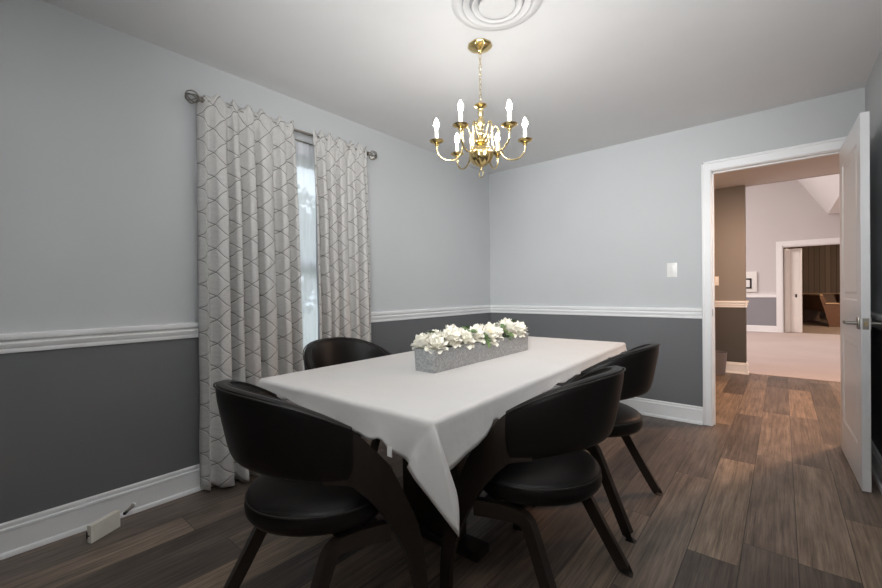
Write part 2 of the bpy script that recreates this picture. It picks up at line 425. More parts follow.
# ------------------------------------------------------------------ curtains
RX, RZ = .085, 2.19
def curtain_panel(name, label, y0t, y1t, y0b, y1b, width, nple, seed, zb, ret0=False, ret1=False):
    rnd = random.Random(seed)
    root = thing(name, label, 'curtain', (0, (y0t+y1t)/2, 0), 0, 'patterned drapes on the left wall')
    NU, NV = nple*18, 70
    cy = (y0t+y1t)/2
    ph = [rnd.uniform(-.35, .35) for _ in range(nple+2)]; am = [rnd.uniform(.7, 1.25) for _ in range(nple+2)]
    def P(u, v):
        # v: 0 top .. 1 bottom
        z = (RZ+.035)*(1-v)+zb*v
        y0 = y0t+(y0b-y0t)*v; y1 = y1t+(y1b-y1t)*v
        u_ = u+.030*math.sin(u*9+seed)*math.sin(PI*u)+.018*math.sin(u*23+seed*2)*math.sin(PI*u); k = u_*nple; i = int(min(k, nple-1)); t = k-i
        a = am[i]*(1-t)+am[i+1]*t; p = ph[i]*(1-t)+ph[i+1]*t
        grow = .45+.55*min(1, v*4)
        A = (.040+.020*v)*a*grow
        ck = abs(math.cos(PI*k+p*v*.8)); x = RX+.006+.012*v+A*(2*math.sqrt(ck*ck+.01)**.75-1.1)
        y = y0+(y1-y0)*u+.006*math.sin(4*PI*k+p)*grow
        x += .008*noise.noise(Vector((u*6, v*9, seed)))*(.3+v)
        y += .010*noise.noise(Vector((u*4+9, v*5, seed)))*v
        # gathers at the rod: tight ruffle above and below the pocket
        hd = math.exp(-((v-.028)/.018)**2)
        x = x*(1-.9*hd)+(RX+.0165+.004*math.cos(2*PI*k*3+seed))*.9*hd
        z += .008*math.sin(2*PI*k*2+seed)*max(0, 1-v*25)+.010*math.cos(2*PI*k+1)*max(0, 1-v*25)
        x = max(x, .046)
        if v > .93: x += .012*(v-.93)/.07*math.sin(2*PI*k)
        if ret0 and u < .06: x = .046+(x-.046)*(u/.06)**.7
        if ret1 and u > .95: x = .046+(x-.046)*((1-u)/.05)**.7
        return Vector((x, y-cy, z))
    bm = bmesh.new(); uvl = bm.loops.layers.uv.new('UVMap')
    G = [[bm.verts.new(P(i/NU, (j/NV)**1.15)) for i in range(NU+1)] for j in range(NV+1)]
    for j in range(NV):
        for i in range(NU):
            f = bm.faces.new((G[j][i], G[j][i+1], G[j+1][i+1], G[j+1][i]))
            for l, (a, b) in zip(f.loops, ((i, j), (i+1, j), (i+1, j+1), (i, j+1))):
                l[uvl].uv = (a/NU*width, (RZ+.035-zb)*(1-(b/NV)**1.15))
    o = obj('face_fabric', bm, M['curtain'], root, 0)
    s = o.modifiers.new('thick', 'SOLIDIFY'); s.thickness = .0016; s.offset = 0
    bm = bmesh.new()
    G = [[bm.verts.new(P(i/NU, .03+.97*j/40)+Vector((-.007, 0, .004*(j == 40)))) for i in range(NU+1)] for j in range(41)]
    for j in range(40):
        for i in range(NU): bm.faces.new((G[j][i], G[j][i+1], G[j+1][i+1], G[j+1][i]))
    o = obj('lining', bm, M['lining'], root, 0)
    return root
curtain_panel('curtain', 'wider silver curtain with dark diamond stitching, nearer the camera, left of the bright gap', .865, 1.425, .86, 1.455, .92, 6, 3, .018, ret0=True)
curtain_panel('curtain', 'narrower silver curtain with dark diamond stitching, right of the bright gap, nearer the corner', 1.565, 2.055, 1.575, 2.075, .84, 6, 11, .018, ret1=True)
# sheer
def sheer():
    root = thing('sheer_curtain', 'white translucent sheer curtain glowing in the gap between the patterned drapes', 'curtain', (0, 1.47, 0))
    bm = bmesh.new(); uvl = bm.loops.layers.uv.new('UVMap'); NU, NV = 150, 24
    def P(u, v):
        k = u*22
        return Vector((.027+.004*math.cos(2*PI*k+math.sin(u*9)), .92-1.47+u*1.1, 2.15*(1-v)+.03*v))
    G = [[bm.verts.new(P(i/NU, j/NV)) for i in range(NU+1)] for j in range(NV+1)]
    for j in range(NV):
        for i in range(NU):
            f = bm.faces.new((G[j][i], G[j][i+1], G[j+1][i+1], G[j+1][i]))
            for l, (a, b) in zip(f.loops, ((i, j), (i+1, j), (i+1, j+1), (i, j+1))): l[uvl].uv = (a/NU*2, b/NV*2)
    obj('voile', bm, M['sheer'], root, 0)
    bm = bmesh.new(); tube(bm, [(.027, -.56, 2.15), (.027, .56, 2.15)], .006, 10)
    for y in (-.555, .555): tube(bm, [(.001, y, 2.15), (.027, y, 2.15)], .005, 8)
    obj('tension_rod', bm, M['nickel'], root, 40)
sheer()
def rod():
    root = thing('curtain_rod', 'pewter curtain rod with wire cage finials high on the left wall', 'curtain rod', (RX, 1.47, RZ))
    bm = bmesh.new(); tube(bm, [(0, -.585, 0), (0, .585, 0)], .0095, 14); obj('pole', bm, M['pewter'], root, 40)
    for s in (-1, 1):
        y0 = s*.585
        bm = bmesh.new()
        prof = [(0, 0), (.014, 0), (.016, .006), (.011, .012), (.014, .020), (.010, .026), (0, .028)]
        b0 = bmesh.new(); b0.free()
        rows = []
        for r, h in prof: rows.append((r, h))
        tmp = bmesh.new(); lathe(tmp, prof, 16)
        for v in tmp.verts: v.co = Vector((v.co.x, y0+s*v.co.z, v.co.y))
        me = bpy.data.meshes.new('t'); tmp.to_mesh(me); tmp.free(); bm.from_mesh(me); bpy.data.meshes.remove(me)
        f = obj('finial', bm, M['pewter'], root, 40)
        bm = bmesh.new(); R = .034
        for k in range(7):
            pts = []
            for j in range(15):
                t = PI*j/14; ang = 2*PI*k/7+1.3*j/14
                r = R*math.sin(t)*.95+.002
                pts.append((r*math.cos(ang), y0+s*(.024+R*.92*(1-math.cos(t))), r*math.sin(ang)))
            tube(bm, pts, .0034, 6)
        obj('wire_cage', bm, M['pewter'], f, 40)
        bm = bmesh.new()
        yb = s*.562
        tube(bm, cr([(-RX+.004, yb, -.02), (-.05, yb, -.022), (-.012, yb, -.018), (0, yb, -.012)], 5), .005, 8)
        box(bm, -RX+.0, -RX+.006, yb-.012, yb+.012, -.05, .02, .002, 1)
        tube(bm, [(0.0+.0125*math.cos(PI*(1+k/8)), yb, .0125*math.sin(PI*(1+k/8))) for k in range(9)], .003, 6)
        obj('bracket', bm, M['pewter'], root, 40)
rod()

# ------------------------------------------------------------------ dining table
TH = math.radians(2.0); TC = (1.31, 1.83); TW, TL, TZ = .472, 1.017, .752
def table():
    root = thing('dining_table', 'long dark wood dining table standing under the white cloth', 'table', (*TC, 0), TH)
    bm = bmesh.new(); box(bm, -TW+.008, TW-.008, -TL+.008, TL-.008, .715, TZ-.003, .006, 2); obj('tabletop', bm, M['walnut'], root)
    bm = bmesh.new()
    for s in (-1, 1):
        box(bm, -.30, .30, s*.45-.03, s*.45+.03, .655, .715, .004, 1)
    box(bm, -.05, .05, -.42, .42, .665, .715, .004, 1); obj('apron', bm, M['walnut'], root)
    for s in (-1, 1):
        bm = bmesh.new(); box(bm, -.16, .16, s*.45-.035, s*.45+.035, .04, .655, .008, 2); p = obj('pedestal', bm, M['walnut'], root)
        bm = bmesh.new(); box(bm, -.27, .27, s*.45-.05, s*.45+.05, 0, .04, .01, 2); obj('foot', bm, M['walnut'], p)
    bm = bmesh.new(); box(bm, -.03, .03, -.415, .415, .18, .28, .005, 1); obj('stretcher', bm, M['walnut'], root)
table()
def tablecloth():
    # ring of samples: edge point (e), outward normal, drop at the hem
    E = []
    rc = .012
    def samp(x, y, nx, ny, drop, flare=.01, cor=False): E.append((Vector((x, y, 0)), Vector((nx, ny, 0)), drop, flare))
    def wob(s, seed): return noise.noise(Vector((s*3.1, seed, 0)))
    n = 46
    # near short edge (y = -TL), left to right
    for i in range(n):
        t = i/(n-1); x = -TW+2*TW*t
        d = .055+.09*t*t+.008*wob(t*1.5, 1)-.024*math.exp(-((t-.79)/.035)**2)-.012*math.exp(-((t-.23)/.03)**2)
        samp(x, -TL, 0, -1, d, .004+.006*wob(t*4, 2)+.006*math.sin(t*19)*t)
    # near right corner: the loose corner of the cloth folds into one long point
    c = Vector((TW, -TL, 0)); hemN = Vector((TW-.078, -TL-.012, -.160)); tip = Vector((TW+.060, -TL+.028, -.308)); hemR = Vector((TW+.014, -TL+.05, -.158))
    K = 9
    for i in range(1, K): E.append((c, None, hemN.lerp(tip, i/K)+Vector((0, -.010*math.sin(PI*i/K), .014*math.sin(PI*i/K))), 0))
    E.append((c, None, tip, 0))
    for i in range(1, K): E.append((c, None, tip.lerp(hemR, i/K)+Vector((.004*math.sin(PI*i/K), .012*math.sin(PI*i/K), .01*math.sin(PI*i/K))), 0))
    m = 80
    for i in range(m):
        t = i/(m-1); y = -TL+2*TL*t
        d = .085*max(0, 1-t*3)**1.3+.075*(1-.35*t)+.010*wob(t*5, 5)-sum(q*math.exp(-((t-c0)/.022)**2) for c0, q in ((.155, .032), (.415, .012), (.525, .01), (.79, .01)))
        samp(TW, y, 1, 0, d, .005+.006*wob(t*9, 6))
    for i in range(8):
        a = PI/2*(i+1)/9; samp(TW, TL, math.cos(a), math.sin(a), .06+.04*math.sin(2*a), .014)
    for i in range(n):
        t = i/(n-1); samp(TW-2*TW*t, TL, 0, 1, .07+.01*wob(t*3, 8), .006)
    for i in range(8):
        a = PI/2+PI/2*(i+1)/9; samp(-TW, TL, math.cos(a), math.sin(a), .07+.04*math.sin(2*a-PI), .014)
    for i in range(m):
        t = i/(m-1); samp(-TW, TL-2*TL*t, -1, 0, .075+.012*wob(t*5, 12), .006)
    for i in range(8):
        a = PI+PI/2*(i+1)/9; samp(-TW, -TL, math.cos(a), math.sin(a), .062+.03*math.sin(2*(a-PI)), .012)
    bm = bmesh.new(); MR = 12; rows = []
    hemNt = None
    near_last = n-1
    for idx, (e, nn, d, fl) in enumerate(E):
        row = []
        inner = Vector((max(-TW+rc, min(TW-rc, e.x)), max(-TL+rc, min(TL-rc, e.y)), 0))
        if nn is None:
            hem = d; top = inner
            dirn = (Vector((hem.x, hem.y, 0))-c); dirn = Vector((1, -1, 0)).normalized() if dirn.length < 1e-4 else dirn.normalized()
            for j in range(MR+1):
                t = j/MR
                p = (c+Vector((.003, -.003, -.006))).lerp(hem, t)
                if j == 0: p = inner.copy()
                elif j == 1: p = c+Vector((-.0045, .0045, -.0025))
                elif j == 2: p = c+Vector((-.001, .001, -.009))
                row.append(p)
        else:
            # slant of the near edge towards its hem near the folded corner
            sl = 0
            if idx <= near_last:
                t0 = idx/near_last; sl = -.078*max(0, (t0-.72)/.28)**2
            for j in range(MR+1):
                t = j/MR
                if j <= 3:
                    a = PI/2*j/3; p = inner+nn*(rc*math.sin(a))+Vector((0, 0, -rc*(1-math.cos(a))))
                else:
                    q = (j-3)/(MR-3); dd = rc+(d-rc)*q
                    p = inner+nn*(rc+fl*q*q*1.4)+Vector((sl*q, 0, -dd))
                row.append(p)
        rows.append(row)
    V = [[bm.verts.new(p+Vector((0, 0, TZ+.002))) for p in r] for r in rows]
    nR = len(V)
    for i in range(nR):
        A, B = V[i], V[(i+1) % nR]
        for j in range(MR):
            try: bm.faces.new((A[j], B[j], B[j+1], A[j+1]))
            except ValueError: pass
    bm.faces.new([r[0] for r in V])
    bmesh.ops.remove_doubles(bm, verts=bm.verts[:], dist=.0004)
    o = obj('tablecloth', bm, M['cloth'], None, 50, (*TC, 0), (0, 0, TH))
    s = o.modifiers.new('thick', 'SOLIDIFY'); s.thickness = .0018; s.offset = 1
    tag(o, 'white linen tablecloth over the dining table, one long corner point hanging down', 'tablecloth')
    # folded care tag peeking below the hem
    bm = bmesh.new(); box(bm, .305, .325, -TL-.0155, -TL-.0140, TZ-.128, TZ-.098, 0); obj('care_tag', bm, M['plate'], o)
    return o
tablecloth()

# ------------------------------------------------------------------ chairs
def make_chair(label):
    root = thing('dining_chair', label, 'chair', (0, 0, 0), 0, 'barrel back chairs round the table')
    # seat cushion
    R = .248
    def fn(a, z): return 1+.03*math.cos(2*a)**2-.015
    prof = [(r_, z_+.018) for r_, z_ in [(0, .372), (.17, .372), (.205, .376), (.232, .388), (.2435, .405), (.246, .422), (.2435, .438), (.236, .453), (.22, .463), (.19, .469), (.12, .473), (0, .474)]]
    bm = bmesh.new(); lathe(bm, prof, 48, fn); seat = obj('seat', bm, M['leather'], root, 50)
    bm = bmesh.new(); tube(bm, [(.2405*fn(a, 0)*math.cos(a), .2405*fn(a, 0)*math.sin(a), .4625) for a in [2*PI*i/64 for i in range(64)]], .0032, 6, closed=True)
    obj('piping', bm, M['seam'], seat, 40)
    # backrest: thick padded band bent round the sitter
    AM = math.radians(80)
    def plan(a, t):   # t 0 bottom .. 1 top, gentle lean
        return Vector(((.262+.016*t)*math.sin(a), -(.262+.046*t)*math.cos(a), 0))
    def zt(a): return .843-.119*(abs(a)/AM)**2.4
    def zb(a): return .602-.046*(abs(a)/AM)**2
    def section(a, n=20, th=.046, g=0):
        out = []
        u = plan(a, .5); nrm = Vector((math.sin(a), -math.cos(a), 0))
        hz, cz = (zt(a)-zb(a))/2+g, (zt(a)+zb(a))/2
        for k in range(n):
            q = 2*PI*k/n; cx, sz = math.cos(q), math.sin(q)
            X = math.copysign(abs(cx)**.55, cx)*(th/2+g); Z = math.copysign(abs(sz)**.5, sz)
            p = plan(a, (Z+1)/2)+nrm*X; p.z = cz+Z*hz; out.append(p)
        return out
    bm = bmesh.new(); S = []
    for i in range(45):
        a = -AM+2*AM*i/44; e = min(1, (AM-abs(a))/.05)
        S.append(section(a, th=.046*(.6+.4*math.sqrt(e))))
    rings(bm, S); back = obj('backrest', bm, M['leather'], root, 50)
    bm = bmesh.new()
    for off in (.020, -.020):
        pts = []
        for i in range(45):
            a = -AM*.98+2*AM*.98*i/44; p = plan(a, .98)+Vector((math.sin(a), -math.cos(a), 0))*off; p.z = zt(a)-.007; pts.append(p)
        tube(bm, pts, .0028, 6)
    obj('piping', bm, M['seam'], back, 40)
    # bentwood front legs: the band sweeps forward from the back and down to the floor
    T = [(-.13, .755), (-.055, .717), (.012, .648), (.078, .571), (.142, .452), (.196, .329), (.228, .15), (.236, 0)]
    B = [(-.13, .572), (-.062, .555), (-.008, .505), (.046, .439), (.104, .345), (.150, .245), (.184, .12), (.194, 0)]
    Tc, Bc = cr([(0, y, z) for y, z in T], 7), cr([(0, y, z) for y, z in B], 7)
    for s in (-1, 1):
        bm = bmesh.new(); S = []
        for t, b in zip(Tc, Bc):
            ym = (t.y+b.y)/2
            x = .266 if ym > -.05 else .266-.03*((-.05-ym)/.08)**1.5
            x0, x1 = s*(x-.011), s*(x+.011)
            S.append([Vector((x0, b.y, b.z)), Vector((x1, b.y, b.z)), Vector((x1, t.y, t.z)), Vector((x0, t.y, t.z))])
        rings(bm, S)
        obj('front_leg', bm, M['walnut'], root, 30)
        # rear leg with the rail under the seat
        bm = bmesh.new(); S = []
        path = cr([(.252, .085, .362), (.235, .03, .364), (.216, -.045, .364), (.207, -.082, .350), (.210, -.108, .31), (.237, -.188, .15), (.264, -.266, 0)], 6)
        for i, p in enumerate(path):
            t = path[min(i+1, len(path)-1)]-path[max(i-1, 0)]; t.normalize()
            sd = Vector((1, .15, 0)).normalized(); up = t.cross(sd).normalized()
            f = i/(len(path)-1); hw = .015; hh = .027-.007*f
            if i == len(path)-1: up = Vector((0, 1, 0))
            c = [p+sd*hw+up*hh, p-sd*hw+up*hh, p-sd*hw-up*hh, p+sd*hw-up*hh]
            S.append([Vector((q.x*s, q.y, max(q.z, 0) if i < len(path)-1 else 0)) for q in c])
        rings(bm, S); obj('rear_leg', bm, M['walnut'], root, 30)
    # cross bars under the seat
    bm = bmesh.new()
    box(bm, -.19, .19, -.06, -.02, .370, .390, .002, 1); box(bm, -.22, .22, .03, .07, .370, .390, .002, 1)
    obj('under_frame', bm, M['rubber'], root, 40)
    return root
chair = make_chair('black leather barrel back chair at the near end of the table, its back towards us')
SPOTS = [((1.335, .800), -6, None),
         ((1.815, 1.40), 90, 'black leather barrel back chair on the doorway side of the table, nearer the camera'),
         ((1.765, 2.16), 90, 'black leather barrel back chair on the doorway side of the table, nearest the back wall'),
         ((.795, 1.41), -90, 'black leather chair on the window side, only its curved back showing above the cloth')]
for i, (p, r, lab) in enumerate(SPOTS):
    o = chair if i == 0 else dup(chair)
    o.location = (*p, 0); o.rotation_euler = (0, 0, math.radians(r))
    if lab: o['label'] = lab

# ------------------------------------------------------------------ centrepiece
PC, PR = (1.340, 1.74), math.radians(.6); PZ = TZ+.0045
def planter():
    root = thing('planter', 'long galvanized metal trough planter of white flowers on the tablecloth', 'planter', (*PC, PZ), PR)
    L, w, h, t = .432, .058, .099, .003
    bm = bmesh.new()
    def rect(k, z, d=0): return [Vector((sx*(w*k-d), sy*(L-(1-k)*.05-d), z)) for sx, sy in ((-1, -1), (1, -1), (1, 1), (-1, 1))]
    R = [rect(.93, 0), rect(1, h), rect(1, h, t), rect(.93, t, t)]
    V = [[bm.verts.new(p) for p in r] for r in R]
    for A, B in zip(V, V[1:]):
        for k in range(4): bm.faces.new((A[k], A[(k+1) % 4], B[(k+1) % 4], B[k]))
    bm.faces.new(V[0][::-1]); bm.faces.new(V[-1])
    obj('trough', bm, M['zinc'], root)
    bm = bmesh.new()
    P = rect(1.0, h-.002, -.0015); tube(bm, P, .003, 6, closed=True); obj('rolled_rim', bm, M['zinc'], root, 40)
    bm = bmesh.new(); box(bm, -.050, .050, -L+.02, L-.02, .02, h-.012); obj('floral_foam', bm, M['moss'], root)
planter()
def petal_bm(bm, base, az, open_, L, wd, curl):
    d = Vector((math.cos(az), math.sin(az), 0)); s = Vector((-d.y, d.x, 0)); up = Vector((0, 0, 1))
    n, m = 5, 4; G = []
    for i in range(n+1):
        t = i/n; ang = open_+curl*t*t
        rr = L*(math.sin(open_)*t+.5*(math.sin(ang)-math.sin(open_))*t); zz = L*(math.cos(open_)*t+.5*(math.cos(ang)-math.cos(open_))*t)
        w = wd*math.sin(PI*min(1, .18+.70*t))**.8
        row = []
        for j in range(m+1):
            q = j/m*2-1
            row.append(bm.verts.new(base+d*(rr-.12*L*(q*q)*(-1 if open_ < .6 else .6))+s*(w*q)+up*(zz+.10*L*q*q*t+random.uniform(-.001, .001))))
        G.append(row)
    for i in range(n):
        for j in range(m): bm.faces.new((G[i][j], G[i][j+1], G[i+1][j+1], G[i+1][j]))
def make_flower(seed, hearted):
    random.seed(seed)
    root = thing('white_flower', 'white flower', 'flower', (0, 0, 0), 0, 'white flowers in the metal trough')
    bm = bmesh.new()
    lathe(bm, [(0, .004), (.008, .008), (.011, .018), (.006, .027), (0, .030)], 12, lambda a, z: 1+.18*math.cos(3*a+z*200))
    for layer, (cnt, op, L, wd, cu) in enumerate(((4, .05, .032, .013, -.6), (5, .2, .030, .014, -.5), (6, .5, .037, .017, .1), (7, .85, .042, .018, .4), (8, 1.15, .044, .019, .4))):
        for k in range(cnt):
            petal_bm(bm, Vector((0, 0, -.004*layer+.004)), 2*PI*k/cnt+layer*.5+random.uniform(-.2, .2), op+random.uniform(-.15, .15), L*random.uniform(.9, 1.12), wd*random.uniform(.9, 1.1), cu)
    p = obj('petals', bm, M['petal'], root, 0)
    bm = bmesh.new()
    if hearted:
        lathe(bm, [(0, .012), (.008, .014), (.011, .022), (.007, .030), (0, .032)], 12, lambda a, z: 1+.15*math.cos(6*a)); obj('flower_heart', bm, M['heart'], root, 40)
    else: bm.free()
    bm = bmesh.new(); tube(bm, [(0, 0, -.05), (0, 0, .008)], .0025, 6); obj('stem', bm, M['leaf'], root, 40)
    return root
FL = [  # (x across, y along, z above the table, tilt x, tilt y, scale, label)
 (-.030, -.405, .118, -14, -24, .95, 'white flower spilling over the near left corner of the trough'),
 (.028, -.390, .112, 6, 26, .95, 'white flower with a petal hanging over the near right corner of the trough'),
 (.0, -.345, .128, 8, -5, 1.0, 'white flower standing just behind the near end of the trough'),
 (-.035, -.300, .120, 0, -25, .95, 'white flower on the window side, second row from the near end'),
 (.030, -.285, .128, 0, 25, 1.1, 'tall full white flower above the front third of the trough, right side'),
 (-.010, -.215, .135, -6, 4, 1.1, 'tallest white flower of the front half, in the middle of the trough'),
 (.034, -.180, .116, 5, 34, 1.0, 'white flower drooping low over the trough side, left of the green leaves'),
 (-.030, -.125, .122, 0, -25, .95, 'white flower on the window side just behind the big green leaves'),
 (.020, -.075, .120, 6, 22, 1.0, 'white flower at the middle of the trough, under the big green leaves'),
 (.034, .020, .112, 0, 30, 1.12, 'open white flower with yellowish heart facing the room, middle of the trough'),
 (-.025, .030, .126, -5, -20, 1.0, 'white flower behind the yellow hearted one, window side'),
 (.020, .115, .112, 0, 32, 1.0, 'low white flower left of the far green leaves'),
 (-.020, .150, .128, 0, -15, 1.0, 'white flower behind the far green leaves, window side'),
 (.025, .240, .130, 0, 22, 1.1, 'large white flower right of the far green leaves'),
 (-.015, .290, .140, -5, -6, 1.05, 'tallest white flower of the far half of the trough'),
 (.030, .340, .118, 0, 30, 1.05, 'white flower facing the room next to the far end of the trough'),
 (.010, .405, .118, -25, 20, 1.0, 'white flower leaning out over the far end of the trough'),
]
fl0 = make_flower(3, False); fl1 = make_flower(9, True)
for i, (x, y, z, tx, ty, s, lab) in enumerate(FL):
    src = fl1 if 'heart' in lab.split(' behind')[0] and 'facing' in lab else fl0
    first = (src is fl0 and i == 0) or src is fl1
    o = src if first else dup(src)
    ca, sa = math.cos(PR), math.sin(PR)
    o.location = (PC[0]+x*ca-y*sa, PC[1]+x*sa+y*ca, PZ+z-.002)
    o.rotation_euler = (math.radians(-tx), math.radians(ty), i*1.7); o.rotation_mode = 'XYZ'
    # spin first, then tilt
    o.rotation_euler = (Matrix.Rotation(math.radians(ty), 3, 'Y') @ Matrix.Rotation(math.radians(tx), 3, 'X') @ Matrix.Rotation(i*1.7, 3, 'Z')).to_euler()
    o.scale = (s*1.42,)*3; o['label'] = lab
def make_sprig(nl, seed):
    rnd = random.Random(seed)
    root = thing('leaf_sprig', 'green sprig', 'leaf sprig', (0, 0, 0), 0, 'green sprigs among the white flowers')
    bm = bmesh.new(); tube(bm, [(0, 0, -.06), (0, 0, 0), (.004, .002, .02)], .0018, 6); obj('stem', bm, M['leaf'], root, 40)
    for k in range(nl):
        az = 2*PI*k/nl+rnd.uniform(-.3, .3); op = rnd.uniform(.75, 1.25); L = rnd.uniform(.038, .05)
        bm = bmesh.new(); n = 7; G = []
        d = Vector((math.cos(az), math.sin(az), 0)); sd = Vector((-d.y, d.x, 0))
        for i in range(n+1):
            t = i/n; w = .014*math.sin(PI*t**.8)**.9+.0004
            p = Vector((0, 0, .012*(k % 2)))+d*(L*t*math.sin(op))+Vector((0, 0, L*t*math.cos(op)-.012*t*t))
            G.append([bm.verts.new(p-sd*w+Vector((0, 0, .004*w/.014))), bm.verts.new(p), bm.verts.new(p+sd*w+Vector((0, 0, .004*w/.014)))])
        for i in range(n):
            for j in range(2): bm.faces.new((G[i][j], G[i][j+1], G[i+1][j+1], G[i+1][j]))
        obj('leaf', bm, M['leaf'], root, 0)
    return root
sp0 = make_sprig(4, 2)
SP = [(-.010, -.365, .150, -10, 0, 'green sprig rising behind the flowers at the near end of the trough'),
      (.020, -.120, .142, 0, 25, 'largest green sprig, in the middle of the front half'),
      (.048, -.030, .100, 0, 60, 'green leaves tucked low against the trough side near its middle'),
      (.022, .175, .142, 0, 20, 'forked green sprig standing high in the far half'),
      (.045, .190, .108, 0, 55, 'broad green leaves lying low over the rim in the far half'),
      (-.030, .375, .150, -15, -10, 'green sprig poking up at the far end of the trough'),
      (-.046, -.03, .145, 0, -30, 'small green sprig behind the flowers on the window side')]
for i, (x, y, z, tx, ty, lab) in enumerate(SP):
    o = sp0 if i == 0 else dup(sp0)
    o.location = (PC[0]+x, PC[1]+y, PZ+z-.004); o.scale = (1.2,)*3
    o.rotation_euler = (Matrix.Rotation(math.radians(ty), 3, 'Y') @ Matrix.Rotation(math.radians(tx), 3, 'X') @ Matrix.Rotation(i*2.1+.4, 3, 'Z')).to_euler()
    o['label'] = lab
random.seed(21)

# ------------------------------------------------------------------ chandelier
def chandelier():
    cx, cy = 1.300, 1.832
    root = thing('chandelier', 'polished brass six arm candle chandelier hanging over the table', 'chandelier', (cx, cy, H))
    sw = lambda n, k, a: (lambda th, z: 1+a*math.cos(n*th+k*z))
    bm = bmesh.new(); lathe(bm, [(0, 0), (.064, 0), (.066, -.004), (.062, -.010), (.052, -.016), (.036, -.024), (.018, -.031), (.010, -.036), (.006, -.044), (0, -.046)], 48, sw(9, 60, .022))
    obj('canopy', bm, M['brass'], root, 60)
    bm = bmesh.new(); z = -.046; k = 0
    def link(z0, r):
        pts = []
        for j in range(16):
            a = 2*PI*j/16; p = Vector((.0068*math.cos(a), 0, .0165*math.sin(a)))
            p = Matrix.Rotation(r, 3, 'Z') @ p; pts.append(p+Vector((0, 0, z0)))
        tube(bm, pts, .0016, 6, closed=True)
    zz = -.060
    while zz > -.318: link(zz, (k % 2)*PI/2+.3*math.sin(k)); zz -= .0272; k += 1
    obj('chain', bm, M['brass2'], root, 40)
    zt = -.322
    bm = bmesh.new()
    lathe(bm, [(0, zt+.012), (.006, zt+.010), (.008, zt), (.020, zt-.004), (.034, zt-.001), (.036, zt-.004), (.024, zt-.013), (.012, zt-.020), (.010, zt-.028)], 40, lambda th, z: 1+.05*math.cos(10*th))
    obj('top_cup', bm, M['brass'], root, 50)
    bm = bmesh.new()
    lathe(bm, [(.010, zt-.026), (.015, zt-.032), (.016, zt-.045), (.013, zt-.058), (.010, zt-.066), (.014, zt-.072), (.022, zt-.085), (.024, zt-.102), (.020, zt-.120), (.012, zt-.134), (.010, zt-.142), (.018, zt-.150), (.022, zt-.158), (.016, zt-.168), (.012, zt-.178)], 40, lambda th, z: 1+.05*math.cos(8*th))
    obj('column', bm, M['brass2'], root, 60)
    bm = bmesh.new()
    lathe(bm, [(.012, zt-.176), (.026, zt-.182), (.034, zt-.194), (.034, zt-.204), (.022, zt-.212), (.014, zt-.218)], 40); obj('arm_hub', bm, M['brass'], root, 50)
    bm = bmesh.new()
    prof = [(.014, zt-.216)]
    for j in range(17):
        t = j/16; prof.append((.063*math.sin(PI*(.05+.92*t))**.52+.001, zt-.218-.112*t))
    prof += [(.010, zt-.334), (.006, zt-.340), (0, zt-.341)]
    lathe(bm, prof, 64, sw(8, 26, .06)); obj('body_ball', bm, M['brass'], root, 70)
    bm = bmesh.new(); tube(bm, [(0, 0, zt-.336), (0, 0, zt-.352)], .006, 10)
    tube(bm, [(.013*math.cos(2*PI*j/20), 0, zt-.372+.020*math.sin(2*PI*j/20)) for j in range(20)], .0028, 8, closed=True); obj('bottom_ring', bm, M['brass2'], root, 40)
    a0 = math.atan2(math.sin(.70), math.cos(.70))        # one arm pair spreads across the view
    zc = -.522                                            # rim height of the candle cups
    for k in range(6):
        a = a0+k*PI/3
        d = Vector((math.cos(a), math.sin(a), 0))
        prof = [(.026, zt-.200), (.042, zt-.186), (.058, zt-.150), (.072, zt-.120), (.090, zt-.122), (.098, zt-.150), (.096, zt-.190), (.100, zt-.240), (.122, zt-.272), (.160, zt-.285), (.200, zt-.272), (.230, zt-.248), (.240, zt-.222), (.240, zc-.008)]
        prof[-2] = (.240, zc-.035); prof[-3] = (.233, zc-.062); prof[-4] = (.205, zc-.088); prof[-5] = (.165, zc-.098); prof[-6] = (.128, zc-.085); prof[-7] = (.106, zc-.050)
        bm = bmesh.new(); tube(bm, cr([d*r+Vector((0, 0, z)) for r, z in prof], 5), .0052, 10); arm = obj('arm', bm, M['brass2'], root, 40)
        c = d*.240
        bm = bmesh.new()
        lathe(bm, [(0, zc-.020), (.010, zc-.020), (.013, zc-.012), (.010, zc-.006), (.026, zc-.002), (.039, zc+.006), (.040, zc+.009), (.027, zc+.003), (.013, zc+.003), (.0125, zc+.020), (0, zc+.020)], 28, None, (c.x, c.y, 0)); obj('candle_cup', bm, M['brass'], arm, 40)
        bm = bmesh.new(); lathe(bm, [(0, zc+.004), (.0105, zc+.004), (.0105, zc+.068), (.008, zc+.071), (0, zc+.071)], 18, None, (c.x, c.y, 0)); obj('candle_sleeve', bm, M['sleeve'], arm, 40)
        bm = bmesh.new(); lathe(bm, [(0, zc+.071), (.007, zc+.072), (.010, zc+.080), (.0135, zc+.088), (.0142, zc+.096), (.012, zc+.110), (.0065, zc+.123), (.0025, zc+.130), (0, zc+.132)], 12, None, (c.x, c.y, 0)); obj('bulb', bm, M['bulb'], arm, 0)
chandelier()

